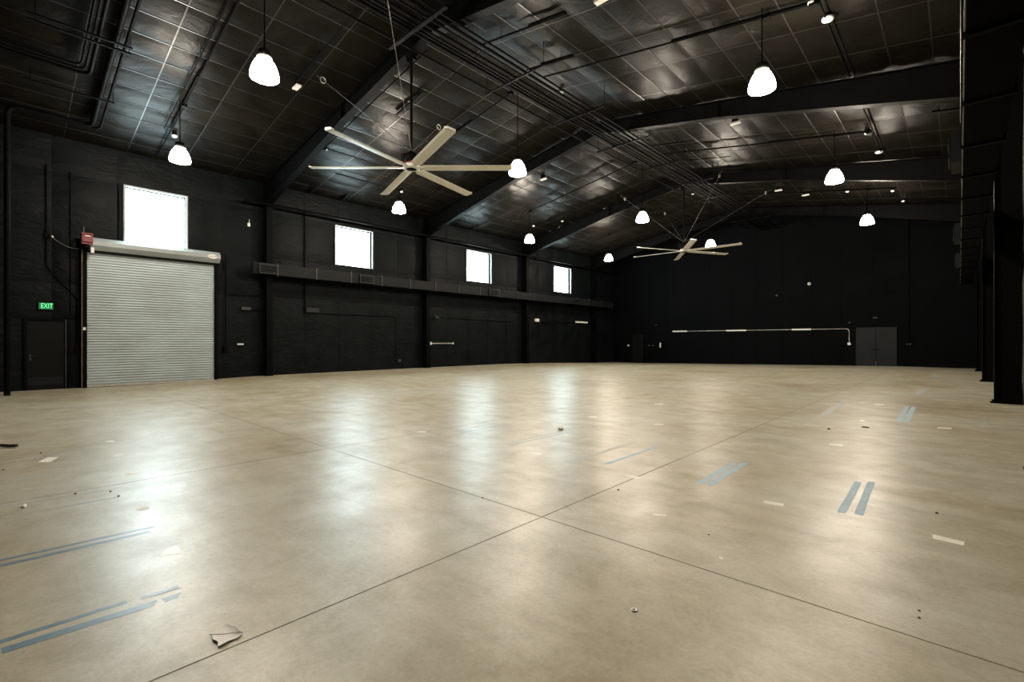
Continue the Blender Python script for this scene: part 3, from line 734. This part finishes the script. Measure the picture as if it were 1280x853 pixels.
# pipes in the corner by the exit door
def pipe(pts, r, label, name='corner_pipe', group=None, rad=0.3, mt='pipe', cat='pipe'):
    o = MB().tube(fillet(pts, rad, 6), r, 10)
    return tag(o.build(name, mt), label, cat, group)
def slope_pts(x0, x1, y, dz): return [(x0, y, roof(x0)-dz), (x1, y, roof(x1)-dz)]
pipe([(-20.9, 0.18, fz(-20.9, 0.2)), (-20.9, 0.18, roof(-20.9)-0.2), (-20.9, 2.1, roof(-20.9)-0.2)] + [(-11.6, 2.1, roof(-11.6)-0.2)], 0.075, 'thick black pipe rising from the floor beside the exit door and bending under the roof')
pipe([(-20.9, -0.33, roof(-20.9)-0.26), (-20.9, 2.3, roof(-20.9)-0.26), (-11.6, 2.3, roof(-11.6)-0.26)], 0.04, 'thinner black pipe outside the thick corner pipe bend')
for k, (dx, r) in enumerate(((0, 0.03), (0.16, 0.03), (0.34, 0.05))):
    pipe([(-17.6-dx, -0.33, roof(-17.6-dx)-0.28), (-17.6-dx, 1.55+dx*0.6, roof(-17.6-dx)-0.28), (-11.6, 1.55+dx*0.6, roof(-11.6)-0.28)], r,
         ('thin black bundle pipe turning under the roof by the exit door, inner bend', 'thin black bundle pipe turning under the roof by the exit door, middle bend')[k] if r < 0.04 else 'fattest black pipe of the bundle turning under the roof near the exit door', group='corner pipe bundle' if r < 0.04 else None, rad=0.25)
for k, x in enumerate((-15.95, -16.2, -18.8)):
    MBb = MB().bar((x, 0.45, roof(x)-0.40), (x, 2.42, roof(x)-0.40), 0.045, 0.045)
    for y in (0.6, 2.38): MBb.tube([(x, y, roof(x)-0.4), (x, y, roof(x)-0.01)], 0.009, 5)
    tag(MBb.build('pipe_support', 'black_steel'), ('upper black strut bar of the pair under the corner pipes', 'lower black strut bar of the pair under the corner pipes')[k] if k < 2 else 'single black strut bar under the lower corner pipes', 'support', 'paired corner pipe supports' if k < 2 else None)

# ================================================================== SENSORS ON THE ROOF
def sensor(u, v, label, r=0.11, drop=0.16, kind='round', group='round roof sensors'):
    p_ = on_roof(u, v, drop)
    o = thing('roof_sensor', label, 'sensor', p_, group)
    if kind == 'round':
        MB().lathe([(0.0, -0.03), (r*0.55, -0.03), (r*0.95, 0.0), (r, 0.04), (r*0.9, 0.05), (0.0, 0.05)], 14).build('sensor_head', 'white', o, True)
        MB().lathe([(0.0, 0.05), (0.07, 0.05), (0.07, drop+0.02), (0.0, drop+0.02)], 8).build('back_box', 'black_steel', o, True)
    else:
        MB().cbox((0, 0, 0), 0.34, 0.15, 0.06).build('sensor_head', 'white', o, True)
        MB().cbox((0, 0, 0.06+drop/2-0.03), 0.2, 0.1, drop).build('back_box', 'black_steel', o, True)
RS = 'small round white sensor under the roof lining'
for u, v in ((1035, 25), (1099, 191)): sensor(u, v, 'larger round white sensor at the end of a black conduit', 0.13, group='larger roof sensors')
for u, v in ((407, 187), (502, 240), (667, 283), (703, 277), (1059, 240), (1129, 252), (1116, 239), (866, 243)): sensor(u, v, RS, 0.075)
for u, v in ((919, 154), (752, 0), (679, 224), (1007, 244), (973, 238), (371, 109)): sensor(u, v, 'oblong white sensor box under the roof lining', kind='box', group='oblong roof sensors')
for u, v in ((1015, 5), (1084, 167), (218, 171), (701, 117)): sensor(u, v, 'white sensor on a black junction box beside a conduit', 0.09, group='sensors on junction boxes')

# ================================================================== LEFT WALL FITTINGS
XF = XWL + 0.07
def wbox(u, v, dy, dz, label, mt='black_steel', X=XF, dx=0.09, name='junction_box', cat='junction box', group=None):
    p_ = on_x(u, v, X)
    s = MB().cbox((X, p_.y, p_.z), dx, dy, dz); s.cbox((X+dx/2+0.006, p_.y, p_.z), 0.012, dy*0.8, dz*0.8)
    return tag(s.build(name, mt), label, cat, group)
def wconduit(pts, label, r=0.022, mt='pipe', X=XF, group=None, name='wall_conduit'):
    P_ = [on_x(u, v, X) for u, v in pts]
    P_ = [Vector((X, q.y, q.z)) for q in P_]
    return pipe(P_, r, label, name, group, 0.12, mt, 'conduit')
wbox(390, 388, 0.62, 0.22, 'black box light on the wall under the first grille past the roller door', 'reg', dx=0.2, name='wall_light', cat='wall light')
wconduit([(381, 388), (381, 262)], 'black conduit rising the wall from the box light', 0.03)
wconduit([(402, 392.5), (495, 396), (495, 448)], 'black conduit from the box light along the wall and down', 0.016)
wbox(499, 451, 0.2, 0.14, 'small grey outlet box low on the wall below the second window', 'winframe')
wbox(545, 397, 0.35, 0.16, 'small dark floodlight on the wall above the pale bar', 'reg', dx=0.2, name='wall_light', cat='wall light')
wconduit([(560, 398), (640, 402.5)], 'black conduit running from the small floodlight', 0.016)
wbox(307, 386, 0.36, 0.13, 'slim dark emergency light on the wall beside the roller door', 'winframe', dx=0.18, name='wall_light', cat='wall light')
wconduit([(312, 388), (332, 388)], 'short black conduit from the slim emergency light to the post', 0.018)
wconduit([(285, 369), (332, 370.5)], 'thin black conduit bridging the wall to the first post', 0.018)
wconduit([(282, 318), (282, 436)], 'thin black conduit dropping beside the roller door', 0.018)
wbox(281.5, 437, 0.14, 0.24, 'black push-button box beside the roller door', name='button_box', cat='switch')
p_ = on_x(301, 430.5, XF)
tag(MB().box(XF-0.06, XF-0.03, p_.y-0.12, p_.y+0.12, p_.z-0.03, p_.z+0.03).build('wall_tag', 'white'), 'small white tag on the black wall right of the roller door', 'tag')
p_ = on_x(311, 281, XF)
o = thing('wall_tag', 'small pale hook hanging high on the wall by the first post', 'hook', p_)
s = MB().cbox((0, 0, 0), 0.04, 0.1, 0.14); s.tube([(0, 0, 0.05), (0.02, 0.02, 0.22)], 0.012, 5); s.build('hook_body', 'paper', o, True)
# grab bar
p0, p1 = on_x(536, 429.5, XL+0.02), on_x(566, 429, XWL+0.5)
o = thing('wall_bar', 'pale steel bar with end brackets standing off the wall beside a post', 'bar', p0)
a = Vector((XWL+0.5, p0.y+0.12, p0.z)); b_ = Vector((XWL+0.5, p1.y, p0.z))
MB().tube([a, b_], 0.028, 8).build('tube', 'galv', o)
for q in (a, b_):
    MB().bar((XWL+0.03, q.y, q.z), q, 0.04, 0.04).build('bracket', 'galv', o); MB().cbox(q, 0.1, 0.06, 0.17 if q is a else 0.1).build('end_plate', 'white', o)
# last bay strip fittings
p0, p1 = on_x(719, 403, XF), on_x(733, 404.5, XF)
tag(MB().box(XF, XF+0.12, p0.y, p1.y, p0.z-0.05, p0.z+0.08).build('strip_light', 'white'), 'short white strip fitting on the wall under the last window', 'strip light')
wbox(671, 400.5, 0.42, 0.22, 'small pale box on the wall beside the third post', 'white', dx=0.12, name='wall_light', cat='wall light')
wbox(681, 404, 0.5, 0.2, 'dark box beside the small pale box on the wall', dx=0.16)
wconduit([(685, 403), (719, 403.5)], 'black conduit joining the dark box and the white strip', 0.018)
# clutter left of the roller door
p_ = on_x(59, 294, XF)
o = thing('wall_bracket', 'small black bracket with pale end on the wall above the exit door', 'bracket', p_)
s = MB().cbox((0, 0, 0), 0.1, 0.12, 0.2); s.cbox((0.06, 0.08, -0.03), 0.08, 0.1, 0.06); s.build('bracket_body', 'black_steel', o, True)
MB().lathe([(0, -0.02), (0.03, -0.02), (0.03, 0.04), (0, 0.04)], 8, (0.1, 0.12, -0.06)).build('bracket_end', 'white', o, True)
q0, q1 = on_x(63, 296, XF), on_x(105, 312, XF)
pts = [q0.lerp(q1, t_/8) + Vector((0.1, 0, -0.14*math.sin(math.pi*t_/8))) for t_ in range(9)]
tag(MB().tube(pts, 0.012, 6).build('cable', 'wire'), 'slack grey cable from the wall bracket to the red operator', 'cable')
wconduit([(58, 205), (58, 333), (96, 374), (96, 430)], 'black conduit kinking diagonally between exit door and roller door', 0.02)
wbox(97, 436.5, 0.16, 0.26, 'small black control box between exit door and roller door', name='button_box', cat='switch')
wconduit([(88, 215), (88, 395)], 'straight black conduit rising past the exit door frame', 0.016)

# ================================================================== FAR WALL FITTINGS
YF = YFAR - 0.06
def far_pipe(pts, r, mt, label, name='wall_conduit', group=None):
    return pipe([on_y(u, v, YF) for u, v in pts], r, label, name, group, 0.25, mt, 'conduit')
tr = thing('wall_track', 'thin pale conduit run along the black end wall ending in a drop', 'conduit', on_y(842, 415.5, YF))
P_ = [on_y(842, 415.3, YF), on_y(1061.5, 411, YF), on_y(1062, 430, YF)]; P_[0].z = P_[1].z = 2.33; P_[2].x = P_[1].x
MB().tube(fillet(P_, 0.22, 6), 0.022, 8).build('tube', 'galv', tr)
for ua, ub in ((841, 859), (908, 933), (990, 1014)):
    a, b_ = on_y(ua, 414, YF).x, on_y(ub, 414, YF).x
    MB().bar((a, YF-0.03, 2.33), (b_, YF-0.03, 2.33), 0.05, 0.1).build('white_sleeve', 'white', tr)
MB().cbox(P_[2], 0.16, 0.1, 0.16).build('end_box', 'white', tr)
far_pipe([(1135, 275), (1136, 427)], 0.03, 'pipe', 'black conduit dropping down the end wall beside the double door')
c = on_y(1136, 430.5, YF); o = thing('outlet_box', 'black twin outlet box on the end wall beside the double door', 'outlet', c)
MB().cbox((0, 0, 0), 0.3, 0.1, 0.16).build('box', 'black_steel', o, True)
for dx in (-0.07, 0.07): MB().cbox((dx, -0.055, 0), 0.07, 0.02, 0.08).build('socket', 'winframe', o, True)
c = on_y(1011.5, 355, YF); o = thing('wall_sensor', 'small round pale sensor high on the black end wall', 'sensor', c)
s = MB().lathe([(0, -0.02), (0.08, -0.02), (0.1, 0.0), (0.1, 0.05), (0, 0.05)], 14, axis='y'); s.build('sensor_ring', 'white', o, True)
MB().lathe([(0, -0.05), (0.035, -0.04), (0.035, 0.0)], 10, axis='y').build('lens', 'black_steel', o, True)
for (u, v, dx, dz, lab) in ((1094, 397.5, 0.22, 0.07, 'small dark light above the double door'), (971, 369.5, 0.1, 0.1, 'tiny dark box on the end wall left of the pale sensor'), (1062, 403.5, 0.1, 0.08, 'tiny dark box above the bend of the pale conduit'), (820.5, 406.5, 0.2, 0.08, 'tiny dark box above the fire extinguisher')):
    q = on_y(u, v, YF); s = MB().cbox(q, dx, 0.12, dz); s.cbox(q + Vector((0, -0.07, 0)), dx*0.7, 0.03, dz*0.6)
    tag(s.build('junction_box', 'winframe'), lab, 'junction box')
c = on_y(826, 432, YF-0.05); o = thing('fire_extinguisher', 'dark wall cabinet with a white strip near the far corner', 'cabinet', c)
MB().cbox((0, 0, 0), 0.36, 0.16, 0.75).build('cabinet_body', 'black_steel', o, True); MB().cbox((0, -0.09, 0.02), 0.1, 0.03, 0.38).build('white_strip', 'white', o, True)
far_pipe([(828, 444), (828, 452.5)], 0.04, 'pipe', 'short dark pipe under the wall cabinet')
for u, mt, lab in ((785.5, 'white', 'small white plate on the end wall beside the corner door'), (816.5, 'winframe', 'small grey switch plate between corner door and wall cabinet'), (811.5, 'winframe', 'dark switch plate next to the corner door')):
    q = on_y(u, 432, YF); s = MB().cbox(q, 0.14, 0.08, 0.14); s.cbox(q + Vector((0, -0.05, 0)), 0.05, 0.03, 0.07)
    tag(s.build('switch_plate', mt), lab, 'switch')
far_pipe([(813, 436), (813, 452)], 0.03, 'pipe', 'black conduit below the dark switch plate')
# low dark upstand at the far right foot
tag(MB().box(-1.5, XWR-0.02, YF-0.2, YFAR-0.005, fz(-1, YFAR), 0.2).build('kerb_block', 'black_steel'), 'low black block at the foot of the end wall in the corner', 'block')

# ================================================================== FLOOR MARKINGS AND LITTER
def strip(px, wd, mt, label, group=None, name='tape_strip', cat='tape', seed=0, ragged=0.25, th=0.0012):
    wd = wd*1.2
    """tape along a pixel poly-line on the floor, with a ragged outline"""
    rnd = random.Random(seed + int(px[0][0]*7 + px[0][1]*3)); P_ = [on_floor(*q) for q in px]
    a, b_ = P_[0], P_[-1]; d_ = (b_-a); L_ = d_.length; d_.normalize(); nrm = Vector((-d_.y, d_.x, 0))
    k = max(2, min(14, int(L_/0.12)))
    vs = []
    for i in range(k+1):
        c = a + d_*L_*i/k
        w0 = wd/2*(1-ragged*rnd.random()*(1 if i in (0, k) else 0.6)); w1 = wd/2*(1-ragged*rnd.random()*0.7)
        for s_, ww in ((1, w0), (-1, w1)):
            q = c + nrm*s_*ww + d_*(rnd.uniform(-0.02, 0.02) if i in (0, k) else 0)
            z = fz(q.x, q.y); vs += [(q.x, q.y, z+0.0005), (q.x, q.y, z+th)]
    fs = []
    for i in range(k):
        o_ = 4*i; fs += [(o_+1, o_+3, o_+7, o_+5), (o_, o_+1, o_+5, o_+4), (o_+2, o_+6, o_+7, o_+3)]
    fs += [(0, 2, 3, 1), (4*k, 4*k+1, 4*k+3, 4*k+2)]
    return tag(MB().add(vs, fs).build(name, mt), label, cat, group)
def patch(px, mt, label, group=None, name='tape_patch', cat='tape', th=0.0012):
    P_ = [on_floor(*q) for q in px]; k = len(P_)
    vs = [(q.x, q.y, fz(q.x, q.y)+0.0005) for q in P_] + [(q.x, q.y, fz(q.x, q.y)+th) for q in P_]
    fs = [tuple(range(k, 2*k)), tuple(range(k))[::-1]] + [(i, (i+1) % k, k+(i+1) % k, k+i) for i in range(k)]
    return tag(MB().add(vs, fs).build(name, mt), label, cat, group)
# blue pairs
B = 'tape_blue'
strip([(1051, 642), (1073, 603)], 0.058, B, 'short bright blue tape strip with dark specks, paired before a white tape piece', 'bright blue tape pair')
strip([(1073, 644), (1089, 603)], 0.058, B, 'short bright blue tape strip with dark specks, paired before a white tape piece', 'bright blue tape pair')
strip([(873, 605), (918, 579)], 0.058, B, 'light blue tape strip of the pair beside the floor joint', 'light blue tape pair')
strip([(886, 607), (931, 579)], 0.058, B, 'light blue tape strip of the pair beside the floor joint', 'light blue tape pair')
strip([(1123, 528), (1134, 508)], 0.07, B, 'worn blue tape strip of the pair before the second post of the grey wall', 'worn blue tape pair')
strip([(1133, 528), (1142, 509)], 0.07, B, 'worn blue tape strip of the pair before the second post of the grey wall', 'worn blue tape pair')
strip([(1145, 494), (1150, 486)], 0.09, 'tape_faint', 'faded short blue tape strip of the pair deeper in the hall', 'faded far tape pair')
strip([(1151, 494), (1157, 486)], 0.09, 'tape_faint', 'faded short blue tape strip of the pair deeper in the hall', 'faded far tape pair')
strip([(1027, 521), (1054, 503)], 0.12, 'tape_faint', 'broad faded blue tape mark alone in the middle of the floor')
strip([(1168, 474), (1172, 468)], 0.12, 'tape_faint', 'tiny faded blue tape mark toward the end wall')
strip([(711, 577.5), (790, 554)], 0.05, 'tape_faint', 'rubbed blue tape line starting in the last window reflection')
strip([(757, 580.5), (824, 558)], 0.05, B, 'thin worn blue tape line between window reflection and floor joint', ragged=0.7)
strip([(640, 556), (716, 540)], 0.03, 'tape_slate', 'thin slate tape line of the pair crossing the third window reflection', 'slate line pair', ragged=0.6)
strip([(640, 553), (712, 538)], 0.02, 'tape_slate', 'thin slate tape line of the pair crossing the third window reflection', 'slate line pair', ragged=0.6)
strip([(575, 542), (622, 532)], 0.03, 'tape_slate', 'thin slate tape line of the pair crossing the second window reflection', 'slate line pair beyond', ragged=0.5)
strip([(575, 538.5), (620, 529)], 0.02, 'tape_slate', 'thin slate tape line of the pair crossing the second window reflection', 'slate line pair beyond', ragged=0.5)
S = 'tape_slate'
strip([(0, 815), (196, 753.5)], 0.056, S, 'long wide slate blue tape strip nearest the torn paper', ragged=0.08)
strip([(202, 752), (224, 744)], 0.056, S, 'cut-off end piece of the wide slate blue strip', ragged=0.3)
strip([(0, 803), (163, 751)], 0.042, S, 'narrower ragged slate blue strip beside the wide one', ragged=0.55)
strip([(176, 749), (223, 733.5)], 0.034, S, 'torn tapering end piece of the ragged slate strip', ragged=0.7)
strip([(188, 746.5), (224, 736)], 0.008, S, 'hair-thin slate tape sliver beside the torn end piece', ragged=0.5)
strip([(-5, 702), (189, 659.5)], 0.04, S, 'long slate tape strip with frayed edge, farther from the torn paper', ragged=0.5)
strip([(-5, 709), (188, 664.5)], 0.045, S, 'long slate tape strip with clean edge, farther from the torn paper', ragged=0.15)
strip([(-4, 603), (105, 588)], 0.06, 'tape_faint', 'faint blue tape trace before the white label', ragged=0.8)
strip([(-4, 579), (120, 562)], 0.06, 'tape_faint', 'faint blue tape trace behind the white label', ragged=0.8)
strip([(-4, 635), (146, 611)], 0.035, 'tape_faint', 'faint dotted tape trace near the chalk stub, farther one', ragged=0.8)
strip([(-4, 649), (150, 621)], 0.05, 'tape_faint', 'faint blue tape trace near the chalk stub, nearer one', ragged=0.8)
# small blue dashes by the grey wall
for u, v in ((1232, 515), (1235, 525), (1238, 530.5), (1242, 542.5), (1241, 558)):
    strip([(u-3, v-1), (u+3, v+1)], 0.035, S, 'tiny dark blue tape dash on the floor along the grey wall', 'tiny tape dashes', ragged=0.5)
# white pieces
Wt = 'tape_white'
patch([(1165, 668), (1206, 678), (1204.5, 682.5), (1166.5, 674)], Wt, 'broad white tape piece beside the bright blue pair')
patch([(954.5, 626), (980, 630), (979, 633.5), (955, 629)], Wt, 'white tape piece with a curled dirty end')
for px, lab in (([(1036, 554.5), (1054, 556), (1053, 558.5), (1036, 556.5)], 'white tape piece deeper than the bright blue pair'),
                ([(1172, 534), (1190, 535.3), (1189, 536.6), (1172, 535.6)], 'slim white tape piece before the second post of the grey wall'),
                ([(1093, 504.8), (1106, 505.2), (1105, 506.6), (1094, 506.4)], 'tiny white tape piece between the faded tape marks'),
                ([(780, 594.5), (790, 594), (802, 597.5), (794, 599)], 'torn white tape piece lying at the floor joint'),
                ([(815, 642.5), (832, 644), (833, 646), (820, 645)], 'pale tape piece in a warm lamp reflection'),
                ([(898, 696), (904, 698), (904, 700), (900, 699)], 'small pale chip of tape beyond the joint'),
                ([(47, 578), (60, 572), (73.5, 571.8), (62, 578.2)], 'white label stuck askew on the floor before the exit door'),
                ([(131, 553), (137, 551), (143.5, 551), (142, 553)], 'small white scrap before the roller door, deeper one'),
                ([(141, 571), (146, 568), (155, 567.5), (153, 570)], 'small white scrap before the roller door, middle one'),
                ([(156, 592), (164, 590), (172, 592), (165, 594.5), (158, 595)], 'torn white scrap with a reddish edge before the roller door'),
                ([(168, 637), (183, 633), (187, 636), (178, 639)], 'pale scrap with a dark hair at the edge of the first window reflection'),
                ([(200, 696), (208, 686), (222, 682), (227, 692)], 'square of pale tape residue in the first window reflection'),
                ([(664, 567), (678, 567), (677, 568.8), (667, 568.8)], 'slim white tape scrap between two window reflections'),
                ([(735, 521), (746, 521), (746, 522.2), (737, 522.2)], 'slim white tape scrap deep in the hall centre'),
                ([(521, 539.5), (533, 539.5), (532, 541), (524, 541)], 'slim white tape scrap left of the second window reflection'),
                ([(817, 505), (830, 505), (829, 506.3), (818, 506.3)], 'slim white tape mark deep in the hall toward the end wall'),
                ([(817, 530), (830, 530.5), (829, 531.8), (818, 531.5)], 'slim pale tape mark before the rubbed blue lines'),
                ([(1074, 525), (1081, 525.4), (1080, 527), (1075, 526.6)], 'tiny pale chip left of the worn blue pair')):
    patch(px, 'residue' if 'residue' in lab else Wt, lab)
# torn paper with curled edges
quad = [(261.5, 794), (285, 782.5), (305, 794.5), (274.5, 810.5)]
Q = [on_floor(*q) for q in quad]
s = MB()
def pf(a, b_):
    q = (Q[0]*(1-a) + Q[1]*a)*(1-b_) + (Q[3]*(1-a) + Q[2]*a)*b_
    e = max(abs(2*a-1), abs(2*b_-1))
    q = q + Vector((0.005*math.sin(13*a+5*b_), 0.005*math.sin(11*b_+3*a), 0))
    return (q.x, q.y, 0.004 + 0.012*max(0, e-0.7)*(1.2+math.sin(8*a)) + 0.003*abs(math.sin(3.1*(b_-a))))
s.grid(lambda a, b_: pf(1-a, b_), 8, 8)
o = thing('torn_paper', 'crumpled torn paper sheet lying across the floor joint', 'paper', on_floor(283, 796))
s.build('sheet', 'paper', o)
P_ = [on_floor(u, v) + Vector((0, 0, 0.012)) for u, v in ((262, 796.5), (280, 796), (298, 793.5), (304, 794))]
MB().tube(P_, 0.0013, 5).build('tear_edge', 'dark_bit', o)
# little things
c = on_floor(793, 763.5)
o = thing('floor_washer', 'small metal ring washer with a dark centre on the concrete', 'washer', c)
MB().lathe([(0.008, 0.001), (0.008, 0.006), (0.017, 0.006), (0.019, 0.001)], 14).build('ring', 'galv', o, True)
MB().lathe([(0.0, 0.003), (0.008, 0.003), (0.008, 0.0005)], 10).build('centre', 'dark_bit', o, True)
def crumb(u, v, r, mt, label, group=None, name='debris', cat='debris', st=(1, 1, 0.5)):
    rnd = random.Random(int(u*31+v)); c = on_floor(u, v); s = MB()
    pr = [(0.0, 0.0), (0.8, 0.05), (1.0, 0.4), (0.7, 0.8), (0.0, 1.0)]
    s.lathe(pr, 7, smooth=False)
    s.v = [(c.x + x*r*st[0]*rnd.uniform(0.75, 1.2), c.y + y*r*st[1]*rnd.uniform(0.75, 1.2), fz(c.x, c.y)+z*r*st[2]*2) for x, y, z in s.v]
    return tag(s.build(name, mt), label, cat, group)
crumb(1171, 642, 0.012, 'dark_bit', 'dark crumb of dirt beyond the broad white tape piece')
crumb(701, 537.5, 0.05, 'paper', 'small crumpled paper ball in the third window reflection')
crumb(603, 623, 0.01, 'dark_bit', 'dark crumb sitting on the floor joint')
crumb(30, 634, 0.03, 'white', 'short white chalk stub near the faint tape traces', st=(1.6, 0.6, 0.4))
crumb(1082, 535, 0.04, 'dark_bit', 'dark flat scrap left of the worn blue tape pair', st=(1.5, 0.8, 0.3))
crumb(1036, 537, 0.025, 'dark_bit', 'dark flake near the broad faded tape mark')
for u, v in ((94, 618), (51, 567), (4, 588), (1149, 764), (1149, 773), (886, 669), (138, 615), (148, 621), (773, 613)):
    crumb(u, v, 0.007 if v > 650 else 0.012, 'dark_bit', 'tiny dark speck of dirt on the concrete', 'dirt specks')
a, b_ = on_floor(1, 559.5), on_floor(21, 559.8)
tag(MB().tube([a + Vector((0, 0, 0.03)), a.lerp(b_, 0.5) + Vector((0, 0, 0.025)), b_ + Vector((0, 0, 0.03))], 0.022, 6).build('wood_stick', 'dark_bit'), 'dark splinter of wood lying on the floor before the exit door', 'stick')
